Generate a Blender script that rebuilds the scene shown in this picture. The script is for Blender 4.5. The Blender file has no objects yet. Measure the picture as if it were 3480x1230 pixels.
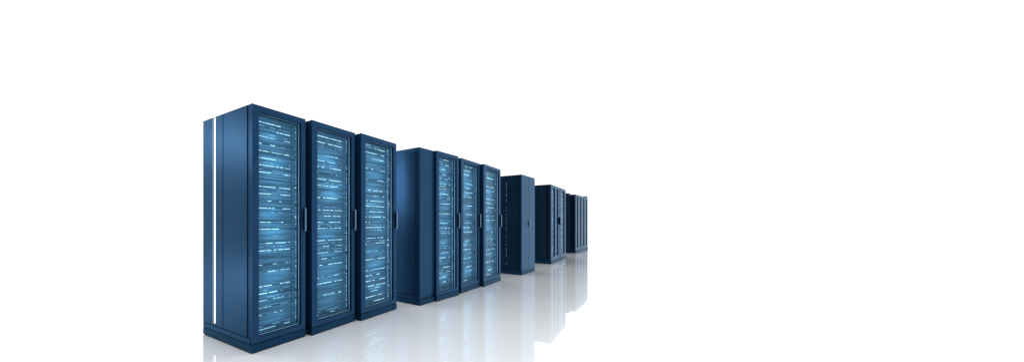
import bpy, bmesh, math, random
from mathutils import Vector, Matrix

# ------------------------------------------------------------------ camera
S = bpy.context.scene
C = S.collection
EYE = 1.052
F, CX, CY = 1200.0, 1216.0, 754.8          # focal length and principal point of the 3480 x 1230 photograph
cam_data = bpy.data.cameras.new('camera')
cam = bpy.data.objects.new('camera', cam_data); C.objects.link(cam)
cam.location = (0, 0, EYE)
cam.rotation_euler = (math.radians(90), 0, 0)
cam_data.sensor_width = 36.0
cam_data.lens = 36.0 * F / 3480.0
cam_data.shift_x = (1740 - CX) / 3480.0
cam_data.shift_y = (CY - 615) / 3480.0
cam_data.clip_start = 0.05
cam_data.clip_end = 2000
S.camera = cam

# ------------------------------------------------------------------ world: a bright white studio, dim behind the photographer
W_FRONT, W_BACK, W_TOP = 1.25, 0.05, 2.3
world = bpy.data.worlds.new('World'); S.world = world; world.use_nodes = True
nt = world.node_tree; nt.nodes.clear()
tc = nt.nodes.new('ShaderNodeTexCoord')
sep = nt.nodes.new('ShaderNodeSeparateXYZ'); nt.links.new(tc.outputs['Generated'], sep.inputs[0])
mr = nt.nodes.new('ShaderNodeMapRange'); mr.interpolation_type = 'SMOOTHSTEP'
mr.inputs['From Min'].default_value = -0.25; mr.inputs['From Max'].default_value = 0.30
mr.inputs['To Min'].default_value = W_BACK; mr.inputs['To Max'].default_value = W_FRONT
nt.links.new(sep.outputs['Y'], mr.inputs['Value'])
mt = nt.nodes.new('ShaderNodeMapRange'); mt.interpolation_type = 'SMOOTHSTEP'
mt.inputs['From Min'].default_value = 0.62; mt.inputs['From Max'].default_value = 0.85
nt.links.new(sep.outputs['Z'], mt.inputs['Value'])
mx = nt.nodes.new('ShaderNodeMix'); mx.data_type = 'FLOAT'
nt.links.new(mt.outputs['Result'], mx.inputs[0])
nt.links.new(mr.outputs['Result'], mx.inputs[2]); mx.inputs[3].default_value = W_TOP
bg = nt.nodes.new('ShaderNodeBackground'); bg.inputs['Color'].default_value = (1, 1, 1, 1)
nt.links.new(mx.outputs[0], bg.inputs['Strength'])
wo = nt.nodes.new('ShaderNodeOutputWorld'); nt.links.new(bg.outputs[0], wo.inputs['Surface'])

S.view_settings.view_transform = 'Standard'
S.view_settings.look = 'None'
S.view_settings.exposure = 0.0
S.view_settings.gamma = 1.0
S.render.film_transparent = False
S.cycles.max_bounces = 8
S.cycles.sample_clamp_indirect = 4.0

# ------------------------------------------------------------------ studio softboxes
def softbox(name, loc, target, sx, sy, power, col=(1, 1, 1)):
    l = bpy.data.lights.new(name, 'AREA'); l.shape = 'RECTANGLE'; l.size = sx; l.size_y = sy
    l.energy = power; l.color = col
    o = bpy.data.objects.new(name, l); C.objects.link(o); o.location = loc
    o.rotation_euler = (Vector(target) - Vector(loc)).to_track_quat('-Z', 'Y').to_euler()
    return o
softbox('softbox_left', (-4.6, 3.35, 2.45), (-1.1, 3.0, 1.7), 0.7, 0.55, 15, (1.0, 0.98, 0.96))
softbox('softbox_low', (-4.6, 3.2, 0.10), (-1.1, 3.0, 0.6), 0.6, 0.4, 6, (1.0, 0.98, 0.96))
softbox('softbox_middle', (-1.6, 4.38, 1.74), (0.5, 4.65, 1.5), 0.9, 1.0, 20, (1.0, 0.97, 0.95))
softbox('softbox_right', (6.5, -2.0, 3.4), (1.2, 4.2, 0.9), 3.0, 2.0, 260, (0.92, 0.96, 1.0))

# ------------------------------------------------------------------ materials
def mat(name, base, rough=0.4, metal=0.0, spec=0.5, var=0.0, vscale=6.0, bump=0.0, bscale=300.0, emit=None, estr=0.0, tint=None):
    m = bpy.data.materials.new(name); m.use_nodes = True
    n = m.node_tree; p = n.nodes['Principled BSDF']
    p.inputs['Base Color'].default_value = (*base, 1)
    p.inputs['Roughness'].default_value = rough
    p.inputs['Metallic'].default_value = metal
    p.inputs['Specular IOR Level'].default_value = spec
    if tint: p.inputs['Specular Tint'].default_value = (*tint, 1)
    t = n.nodes.new('ShaderNodeTexCoord')
    if var > 0:
        nz = n.nodes.new('ShaderNodeTexNoise'); nz.inputs['Scale'].default_value = vscale; nz.inputs['Detail'].default_value = 5
        n.links.new(t.outputs['Object'], nz.inputs['Vector'])
        r = n.nodes.new('ShaderNodeMapRange'); r.inputs['From Min'].default_value = .3; r.inputs['From Max'].default_value = .7
        r.inputs['To Min'].default_value = 1 - var; r.inputs['To Max'].default_value = 1 + var
        n.links.new(nz.outputs['Fac'], r.inputs['Value'])
        mm = n.nodes.new('ShaderNodeVectorMath'); mm.operation = 'SCALE'; mm.inputs[0].default_value = base
        n.links.new(r.outputs['Result'], mm.inputs['Scale']); n.links.new(mm.outputs[0], p.inputs['Base Color'])
        rr = n.nodes.new('ShaderNodeMapRange'); rr.inputs['To Min'].default_value = rough * .85; rr.inputs['To Max'].default_value = min(1, rough * 1.15)
        n.links.new(nz.outputs['Fac'], rr.inputs['Value']); n.links.new(rr.outputs['Result'], p.inputs['Roughness'])
    if bump > 0:
        b = n.nodes.new('ShaderNodeTexNoise'); b.inputs['Scale'].default_value = bscale; b.inputs['Detail'].default_value = 3
        n.links.new(t.outputs['Object'], b.inputs['Vector'])
        bn = n.nodes.new('ShaderNodeBump'); bn.inputs['Strength'].default_value = bump; bn.inputs['Distance'].default_value = 0.001
        n.links.new(b.outputs['Fac'], bn.inputs['Height']); n.links.new(bn.outputs[0], p.inputs['Normal'])
    if emit:
        p.inputs['Emission Color'].default_value = (*emit, 1); p.inputs['Emission Strength'].default_value = estr
    return m

BLUE = (0.45, 0.75, 1.0)
M = {}
M['paint'] = mat('navy_satin_paint', (0.009, 0.045, 0.118), 0.36, 0.5, 0.15, .10, 3.0, .15, tint=BLUE)
M['door'] = mat('door_frame_paint', (0.0145, 0.053, 0.125), 0.34, 0.5, 0.12, .08, 4.0, .15, tint=BLUE)
M['panel'] = mat('side_panel_paint', (0.011, 0.047, 0.115), 0.36, 0.6, 0.25, .08, 2.5, .12, tint=BLUE)
M['dark'] = mat('dark_paint_and_gap_shade', (0.0032, 0.017, 0.038), 0.45, 0.0, 0.12, .12, 3.0, .15, tint=BLUE)  # dark paint of the far cabinets; on lit racks it stands in for gap shade
M['plinth'] = mat('plinth_paint', (0.008, 0.038, 0.088), 0.42, 0.5, 0.12, .12, 5.0, .2, tint=BLUE)
M['seam'] = mat('rubber_black', (0.002, 0.003, 0.010), 0.8, 0.0, 0.1)
M['cavity'] = mat('rack_interior', (0.010, 0.035, 0.085), 0.5, 0.0, 0.3, tint=BLUE)
M['trim'] = mat('bright_blue_trim', (0.30, 0.52, 0.72), 0.25, 0.0, 0.5)
M['handle'] = mat('brushed_handle', (0.085, 0.19, 0.32), 0.32, 0.4, 0.4, .06, 40)
M['led_hi'] = mat('led_bright', (.3, .6, .7), .4, emit=(0.50, 0.88, 1.0), estr=1.35)
M['led_mid'] = mat('led_medium', (.3, .6, .7), .4, emit=(0.40, 0.78, 1.0), estr=.95)
M['led_dim'] = mat('led_dim', (.2, .4, .6), .4, emit=(0.25, 0.58, 1.0), estr=.5)
M['tube'] = mat('light_strip', (.9, .95, 1), .4, emit=(0.85, 0.95, 1.0), estr=1.1)
M['dot'] = mat('led_far', (.3, .6, .7), .4, emit=(0.4, 0.78, 1.0), estr=.28)

def grille_material():
    # server front: perforated blue steel, horizontal louvres and fine vertical mesh
    m = bpy.data.materials.new('server_grille'); m.use_nodes = True
    n = m.node_tree; p = n.nodes['Principled BSDF']
    p.inputs['Roughness'].default_value = .45; p.inputs['Specular IOR Level'].default_value = .2; p.inputs['Specular Tint'].default_value = (.5, .8, 1, 1)
    t = n.nodes.new('ShaderNodeTexCoord')
    def wave(axis, scale, dist):
        w = n.nodes.new('ShaderNodeTexWave'); w.wave_type = 'BANDS'; w.bands_direction = axis
        w.inputs['Scale'].default_value = scale; w.inputs['Distortion'].default_value = dist
        n.links.new(t.outputs['Object'], w.inputs['Vector']); return w
    wz = wave('Z', 28, 0.0); wx = wave('X', 46, 0.0)
    mp = n.nodes.new('ShaderNodeMapping'); mp.inputs['Scale'].default_value = (1.2, 1, 60)
    n.links.new(t.outputs['Object'], mp.inputs['Vector'])
    nz = n.nodes.new('ShaderNodeTexNoise'); nz.inputs['Scale'].default_value = 1.6; nz.inputs['Detail'].default_value = 4
    n.links.new(mp.outputs[0], nz.inputs['Vector'])
    a = n.nodes.new('ShaderNodeMath'); a.operation = 'MULTIPLY'; n.links.new(wz.outputs['Fac'], a.inputs[0]); n.links.new(wx.outputs['Fac'], a.inputs[1])
    r = n.nodes.new('ShaderNodeMapRange'); n.links.new(a.outputs[0], r.inputs['Value']); r.inputs['To Min'].default_value = .35; r.inputs['To Max'].default_value = 1
    r2 = n.nodes.new('ShaderNodeMapRange'); n.links.new(nz.outputs['Fac'], r2.inputs['Value'])
    r2.inputs['From Min'].default_value = .35; r2.inputs['From Max'].default_value = .65; r2.inputs['To Min'].default_value = .45; r2.inputs['To Max'].default_value = 1.35
    b = n.nodes.new('ShaderNodeMath'); b.operation = 'MULTIPLY'; n.links.new(r.outputs[0], b.inputs[0]); n.links.new(r2.outputs[0], b.inputs[1])
    v = n.nodes.new('ShaderNodeVectorMath'); v.operation = 'SCALE'; v.inputs[0].default_value = (0.095, 0.290, 0.50)
    n.links.new(b.outputs[0], v.inputs['Scale']); n.links.new(v.outputs[0], p.inputs['Base Color'])
    bn = n.nodes.new('ShaderNodeBump'); bn.inputs['Strength'].default_value = .5; bn.inputs['Distance'].default_value = .002
    n.links.new(wz.outputs['Fac'], bn.inputs['Height']); n.links.new(bn.outputs[0], p.inputs['Normal'])
    return m
M['grille'] = grille_material()

def floor_material():
    m = bpy.data.materials.new('polished_white_floor'); m.use_nodes = True
    n = m.node_tree; p = n.nodes['Principled BSDF']
    p.inputs['Base Color'].default_value = (.90, .925, .95, 1)
    p.inputs['IOR'].default_value = 1.3
    p.inputs['Coat Weight'].default_value = 1.0; p.inputs['Coat IOR'].default_value = 2.75; p.inputs['Coat Roughness'].default_value = .03
    p.inputs['Roughness'].default_value = .13
    t = n.nodes.new('ShaderNodeTexCoord')
    nz = n.nodes.new('ShaderNodeTexNoise'); nz.inputs['Scale'].default_value = 1.3; nz.inputs['Detail'].default_value = 4
    n.links.new(t.outputs['Object'], nz.inputs['Vector'])
    r = n.nodes.new('ShaderNodeMapRange'); n.links.new(nz.outputs['Fac'], r.inputs['Value'])
    r.inputs['To Min'].default_value = .17; r.inputs['To Max'].default_value = .23
    n.links.new(r.outputs[0], p.inputs['Roughness'])
    return m
M['floor'] = floor_material()

# ------------------------------------------------------------------ mesh helpers
def add_box(bm, x0, x1, y0, y1, z0, z1, mi=0):
    v = [bm.verts.new((x, y, z)) for z in (z0, z1) for y in (y0, y1) for x in (x0, x1)]
    fs = []
    for q in ((0, 2, 3, 1), (4, 5, 7, 6), (0, 1, 5, 4), (2, 6, 7, 3), (0, 4, 6, 2), (1, 3, 7, 5)):
        f = bm.faces.new([v[i] for i in q]); f.material_index = mi; fs.append(f)
    return fs

def obj(name, bm, materials, parent=None, bevel=0.0, seg=2):
    if bevel > 0:
        bmesh.ops.bevel(bm, geom=[e for e in bm.edges if len(e.link_faces) == 2 and e.calc_face_angle(0) > .5],
                        offset=bevel, segments=seg, affect='EDGES', profile=.6)
    me = bpy.data.meshes.new(name); bm.to_mesh(me); bm.free()
    for m in (materials if isinstance(materials, (list, tuple)) else [materials]): me.materials.append(m)
    o = bpy.data.objects.new(name, me); C.objects.link(o)
    if parent: o.parent = parent
    return o

def box(name, dims, material, parent, bevel=0.002):
    bm = bmesh.new(); add_box(bm, *dims)
    return obj(name, bm, material, parent, bevel)

def ring(bm, X0, X1, Z0, Z1, x0, x1, z0, z1, y0, y1):
    """one closed rectangular frame with a rectangular opening"""
    o = [(X0, Z0), (X1, Z0), (X1, Z1), (X0, Z1)]; i = [(x0, z0), (x1, z0), (x1, z1), (x0, z1)]
    vo = [[bm.verts.new((a, y, b)) for a, b in o] for y in (y0, y1)]
    vi = [[bm.verts.new((a, y, b)) for a, b in i] for y in (y0, y1)]
    for k in range(4):
        j = (k + 1) % 4
        bm.faces.new((vo[0][k], vo[0][j], vi[0][j], vi[0][k]))
        bm.faces.new((vo[1][j], vo[1][k], vi[1][k], vi[1][j]))
        bm.faces.new((vo[0][j], vo[0][k], vo[1][k], vo[1][j]))
        bm.faces.new((vi[0][k], vi[0][j], vi[1][j], vi[1][k]))

def plan(px, h, H=2.0):
    z = H * F / h
    return Vector(((px - CX) * z / F, z))

def rack_empty(name, label, A, B, group, cat='server rack'):
    e = bpy.data.objects.new(name, None); C.objects.link(e)
    e.empty_display_size = .2
    e.location = (A.x, A.y, 0); e.rotation_euler = (0, 0, math.atan2(B.y - A.y, B.x - A.x))
    e['label'] = label; e['category'] = cat
    if group: e['group'] = group
    return e

# ------------------------------------------------------------------ the setting
fb = bmesh.new()
fv = [fb.verts.new(p) for p in ((-300, -60, 0), (300, -60, 0), (300, 600, 0), (-300, 600, 0))]
fb.faces.new(fv)
fl = obj('floor', fb, M['floor']); fl['kind'] = 'structure'

# ------------------------------------------------------------------ cabinet pieces
H = 2.0
GLOW = .085
PL = 0.070                                  # plinth height
def cabinet_shell(e, w, d, H=2.0, paint='paint', y0=0.020, hollow=True, side='panel', seams=None, px=0.006, plinth_x1=None):
    """body, side panels and plinth"""
    p = box('plinth', (-px, (plinth_x1 if plinth_x1 else w + 0.001), -0.004, d, 0.008, PL), M['plinth'], e, .004)
    box('contact_shade_strip', (.002, w - .002, .002, d - .01, 0.0, .0078), M['seam'], e, 0)
    # dark joint between the plinth and the cabinet; the strip under the plinth is put in as contact shade
    box('plinth_joint', (0.004, w - .004, 0.004, d - .004, PL, PL + .004), M['seam'], e, 0)
    b = bmesh.new()
    if hollow:
        ring(b, 0, w, PL + .004, H, .052 * w / .567, w - .040 * w / .567, PL + .045, H - .04, y0, .090)
        add_box(b, 0, w, .0902, d, PL + .004, H)
    else:
        add_box(b, 0, w, y0, d, PL + .004, H)
    obj('body', b, M[paint], e, .003)
    seams = seams or [(.062, d - .05)]
    box('side_gasket', (-0.0015, 0.001, .055, d - .004, PL + .048, H - .001), M['seam'], e, 0)
    for a, c in seams:
        box('side_panel', (-.006, -.0014, a, c, PL + .054, H - .002), M[side], e, .002)
    box('side_skirt', (-.005, -.0005, y0 + .004, d, PL + .006, PL + .046), M[side], e, .0015)

def led_row(rng, x0, x1, z, kind, y, bold=1.0):
    """one bar of small lights on its dark carrier strip"""
    b = bmesh.new(); pitch = .0095; x = x0; last = x0 + .01
    while x < x1:
        run = rng.choice((3, 4, 6, 9, 13, 18)); k = kind if rng.random() < .8 else rng.choice((1, 2))
        for i in range(run):
            if x + .006 > x1: break
            if rng.random() < .93:
                s = .0018 * bold * (1.0 if k == 0 else .85 if k == 1 else .7)
                add_box(b, x, x + .0062, y - .006, y - .0021, z - s, z + s, k); last = x + .0062
            x += pitch
        x += pitch * rng.choice((1, 1, 2, 4, 9) if kind == 0 else (3, 6, 10, 18))
    add_box(b, x0 - .001, last + .001, y - .0022, y - .0004, z - .0016, z + .0016, 3)
    return b

def lit_rack(label, A, B, seed, depth=.85, seams=None, side='dark', double=False, bold=1.0, gap=.060, group='server racks with lit glass fronts', handle=True, z_off=0):  # dark side colour paints in the shade of the narrow gaps
    rng = random.Random(seed)
    w = (B - A).length
    e = rack_empty('server_rack', label, A, B, group)
    k = w / .567
    cabinet_shell(e, w, depth, seams=seams, side=side)
    L, R = .112 * w, .912 * w
    Z0, Z1 = .122, H - .050
    # door frame with its opening
    b = bmesh.new(); ring(b, -.001, w + .001, PL + .006, H + .001, L, R, Z0, Z1, 0, .017)
    door = obj('door', b, M['door'], e, .003)
    b = bmesh.new(); ring(b, L - .006, R + .006, Z0 - .006, Z1 + .006, L + .003, R - .003, Z0 + .003, Z1 - .003, .0172, .026)
    obj('door_gasket', b, M['seam'], door)
    # bright moulding inside the opening
    b = bmesh.new(); ring(b, L - .005, R + .005, Z0 - .005, Z1 + .005, L + .0005, R - .002, Z0 + .003, Z1 - .001, .027, .042)
    obj('moulding', b, M['trim'], door, .001)
    b = bmesh.new(); ring(b, L - .006, R + .006, Z0 - .006, Z1 + .006, L + .002, R - .001, Z0 + .002, Z1 - .002, .043, .060)
    obj('inner_frame', b, M['cavity'], e, .002)
    # server units
    yf = .066; x0, x1 = L - .012, R - .066 * k ** .5
    z = Z0 + .004
    while z < Z1 - .02:
        u = rng.choice((1, 2, 2, 2, 3, 4)); hh = .0445 * u
        if z + hh > Z1 - .004: hh = Z1 - .004 - z
        if hh < .02: break
        b = bmesh.new(); add_box(b, x0, x1, yf, .089, z + .001, z + hh - .001)
        # raised lip along the bottom edge of each unit
        add_box(b, x0, x1, yf - .004, yf + .002, z + .002, z + .005)
        unit = obj('server_unit', b, M['grille'], e, 0)
        rows = []
        q = math.ceil((z + .006 - Z0 - .03) / gap)
        while Z0 + .03 + q * gap < z + hh - .006:
            zz = Z0 + .03 + q * gap; q += 1
            if rng.random() < .92: rows.append((zz, rng.choice((0, 0, 0, 1))))
            if rng.random() < .55 and zz + gap * .45 < z + hh - .006: rows.append((zz + gap * rng.choice((.4, .5)), 2))
        xs = L + .043
        for zz, kd in rows:
            xa = xs + (0 if rng.random() < .75 else rng.uniform(.03, .16) * k)
            xb = x1 - .012 - (0 if rng.random() < .7 else rng.uniform(.02, .12) * k)
            obj('status_lights', led_row(rng, xa, xb, zz, kd, yf, bold), [M['led_hi'], M['led_mid'], M['led_dim'], M['cavity']], unit)
        z += hh
    # cable rail with its vertical column of indicators
    rail = box('rail', (x1 + .003, R + .004, .062, .089, Z0 + .002, Z1 - .002), M['grille'], e, .001)
    for c in [R - .016] + ([R - .042] if double else []):
        b = bmesh.new(); zz = Z0 + .02
        while zz < Z1 - .03:
            if rng.random() < .84:
                wd = .0022 if rng.random() < .85 else .008
                add_box(b, c - wd, c + .0022, .0565, .0603, zz, zz + rng.uniform(.005, .009), rng.choice((0, 1, 1, 1)))
            zz += .0165
        add_box(b, c - .0012, c + .0012, .0602, .0618, Z0 + .018, Z1 - .028, 2)
        obj('indicator_column', b, [M['led_mid'], M['led_dim'], M['cavity']], rail)
    # added unseen lamps that make the LED glow on the grilles behind them
    nl = 10
    for i in range(nl):
        l = bpy.data.lights.new('added_glow', 'AREA'); l.shape = 'RECTANGLE'; l.size = rng.uniform(.16, .26) * k; l.size_y = .05
        l.energy = GLOW * rng.uniform(.5, 1.4) * k; l.color = (.50, .88, 1.0)
        lo = bpy.data.objects.new('added_glow_lamp', l); C.objects.link(lo); lo.parent = rail
        lo.location = (rng.uniform(.40, .55) * w, .002, .2 + (i + rng.uniform(.2, .8)) * 1.65 / nl)
        lo.rotation_euler = (math.radians(90), 0, 0)
    # handle: a flat pull standing off the right stile, inset painted near-black for the shade on its side
    zh0, zh1 = EYE - .082, EYE + .130
    hx = w * .945
    b = bmesh.new(); add_box(b, hx, hx + .018 * k, -.030, -.0005, zh0, zh1)
    hnd = obj('handle', b, M['handle'], door, .007, 4)
    b = bmesh.new(); add_box(b, hx - .002, hx + .001, -.0245, -.004, zh0 + .010, zh1 - .010)
    obj('handle_side_shade', b, M['seam'], hnd, .0008)
    return e, w

# ------------------------------------------------------------------ rack 1 with the lit rear bay
A, B = plan(857, 850), plan(1038, 736)
e, w = lit_rack('nearest and tallest rack at left end with white light strip on its side', A, B, 11,
                depth=.785, seams=[(.064, .427)], side='panel', group='server racks with lit fronts')
# rear bay: two narrow side panels with a white light strip between them
box('side_panel', (-.006, -.0014, .439, .548, PL + .054, H - .002), M['panel'], e, .002)
box('side_panel', (-.006, -.0014, .611, .784, PL + .054, H - .002), M['panel'], e, .002)
bay = box('light_bay', (-.004, -.0012, .551, .608, PL + .055, H - .003), M['cavity'], e, .001)
box('light_strip', (-.010, -.0042, .560, .577, PL + .075, H - .012), M['tube'], bay, .001)
box('trim', (-.009, -.0042, .598, .603, PL + .06, H - .008), M['trim'], bay, .001)

lit_rack('second rack from left with lit front and round-ended handle, close beside the tallest one', plan(1060, 732), plan(1206.5, 637), 22, group='server racks with lit fronts')
lit_rack('third rack from left with two dotted vertical light columns', plan(1227.5, 637), plan(1347, 560), 33, depth=.36, double=True, group='server racks with lit fronts')

# ------------------------------------------------------------------ rack 4: plain filler cabinet beside rack 5
A4, B5 = plan(1427, 539), plan(1552, 468)
d45 = (B5 - A4); L45 = d45.length; u45 = d45 / L45; n45 = Vector((-u45.y, u45.x))
w4 = .345
e = rack_empty('plain_cabinet', 'plain blank-fronted cabinet with wide glossy side, between third and fourth lit racks', A4, B5, 'plain closed cabinets', 'cabinet')
cabinet_shell(e, w4, .9, y0=.0105, hollow=False, plinth_x1=w4 - .001)
box('front_panel', (.004, w4 - .012, .004, .0103, PL + .050, H - .003), M['door'], e, .002)
P5 = A4 + u45 * w4
A5 = P5 - n45 * .030
lit_rack('fourth lit rack, its door standing proud of plain blank cabinet', A5, A5 + u45 * (L45 - w4), 55, bold=1.1, gap=.068, group='server racks with lit fronts')
lit_rack('fifth lit rack, middle one of the three narrow lit doors', plan(1567.5, 460), plan(1630, 418), 66, bold=1.15, gap=.068, group='server racks with lit fronts')
lit_rack('sixth lit rack, smallest with broad light bars, before the cabinet with dark dotted side', plan(1644, 417), plan(1701, 376), 77, bold=1.2, gap=.072, group='server racks with lit fronts')

# ------------------------------------------------------------------ rack 8: plain double door cabinet, dark side with a column of dots
A8, B8 = plan(1773, 342), plan(1817.5, 314)
w8 = (B8 - A8).length
e = rack_empty('plain_cabinet', 'closed double-door cabinet with black side carrying a dotted light column', A8, B8, 'plain closed cabinets', 'cabinet')
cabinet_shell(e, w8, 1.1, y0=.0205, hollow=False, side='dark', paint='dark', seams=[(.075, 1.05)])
for x0, x1 in ((0.0, w8 * .492), (w8 * .508, w8)):
    dr = box('door', (x0, x1, 0, .020, PL + .050, H), M['door'], e, .003)
box('side_skirt', (0, w8, .001, .020, PL + .006, PL + .046), M['door'], e, .002)
box('handle', (w8 * .515, w8 * .555, -.022, -.0005, EYE - .085, EYE + .02), M['handle'], dr, .006)
rng = random.Random(5); b = bmesh.new(); zz = .22
while zz < 1.86:
    if rng.random() < .8:
        s = rng.choice((.004, .006, .011)); add_box(b, -.009, -.0068, .2935, .2985, zz - s, zz + s, rng.choice((0, 1)))
    zz += rng.choice((.035, .045, .07))
add_box(b, -.0069, -.0062, .295, .297, .21, 1.86, 2)
obj('indicator_column', b, [M['dot'], M['led_dim'], M['dark']], e)

# ------------------------------------------------------------------ rack 9 a, b: dark sides, narrow windows
def window_cabinet(label, A, B, wins, depth, seed, handle_at=None, lit=True, height=2.0, dark_win='grille', group='far cabinets with narrow windows', seams=None):
    w = (B - A).length
    e = rack_empty('server_cabinet', label, A, B, group, 'cabinet')
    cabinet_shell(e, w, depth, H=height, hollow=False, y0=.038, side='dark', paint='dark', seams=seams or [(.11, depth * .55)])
    rng = random.Random(seed)
    # door with its window openings, made as stiles and rails of one mesh
    b = bmesh.new(); xs = [0.0]
    for a, c in wins: xs += [a * w, c * w]
    xs.append(w)
    for i in range(0, len(xs), 2): add_box(b, xs[i], xs[i + 1], 0, .036, PL + .006, height)
    for a, c in wins:
        add_box(b, a * w, c * w, 0, .036, PL + .006, .165); add_box(b, a * w, c * w, 0, .036, height - .07, height)
    bmesh.ops.remove_doubles(b, verts=b.verts, dist=1e-5)
    door = obj('door', b, M['door'], e)
    for a, c in wins:
        pn = box('window', (a * w + .001, c * w - .001, .030, .0375, .166, height - .071), M[dark_win], e, 0)
        if lit:
            bb = bmesh.new(); zz = .2
            xc = (a + (c - a) * .45) * w; ww = (c - a) * w * .085
            while zz < height - .12:
                if rng.random() < .8:
                    s = rng.uniform(.004, .011); o = rng.uniform(-.3, .3) * ww
                    add_box(bb, xc - ww + o, xc + ww + o, .024, .0295, zz - s, zz + s, 0 if rng.random() < .5 else 1)
                zz += rng.uniform(.03, .05)
            add_box(bb, xc - .004, xc + .004, .0294, .0299, .19, height - .11, 2)
            obj('indicator_column', bb, [M['dot'], M['led_dim'], M['cavity']], pn)
    if handle_at is not None:
        box('handle', (handle_at * w, handle_at * w + .03, -.035 if lit else -.012, -.0005, EYE - .06 if lit else EYE - .03, EYE + .14 if lit else EYE + .02), M['seam' if lit else 'trim'], door, .003)
    return e

A9 = plan(1873, 271); B9 = plan(1902, 246.8)
window_cabinet('far cabinet with two narrow dotted windows and black handle', A9, B9, [(.12, .44), (.58, .84)], 1.0, 91, handle_at=.90, seams=[(.11, .29), (.31, .95)])
A9b = plan(1904, 245.6); B9b = plan(1922.5, 231)
window_cabinet('far cabinet with a single dotted window, beyond the two-window one', A9b, B9b, [(.20, .80)], .9, 92)

# dark narrow cabinet, then a bank of four slotted cabinets
window_cabinet('narrow unlit black cabinet just left of the distant slotted bank', Vector((7.15, 11.99)), Vector((7.35, 12.205)), [], .8, 93, lit=False, height=2.04, group='far dark cabinets')
for o in [c for c in bpy.data.objects if c.parent and c.parent.get('label', '').startswith('narrow unlit') and c.name.startswith('door')]:
    o.data.materials[0] = M['dark']
A10, B10 = plan(1956, 199), plan(1997, 174.5)
names = ['first slotted cabinet of the distant bank, nearest and showing its dark side',
         'second slotted cabinet of the distant bank, counting from its dark side',
         'third slotted cabinet of the distant bank, counting from its dark side',
         'last and farthest slotted cabinet at the right end of the row']
u = (B10 - A10); w10 = u.length / 4; u = u.normalized()
for i in range(4):
    window_cabinet(names[i], A10 + u * (w10 * i + .004), A10 + u * (w10 * (i + 1) - .004), [(.40, .74)], .9, 100 + i,
                   handle_at=.16, lit=False, dark_win='dark', group='distant slotted cabinets')
e = rack_empty('plain_cabinet', 'dark cabinet top peeking out behind the right end of the row', Vector((8.99, 13.86)), Vector((9.16, 14.03)), 'far dark cabinets', 'cabinet')
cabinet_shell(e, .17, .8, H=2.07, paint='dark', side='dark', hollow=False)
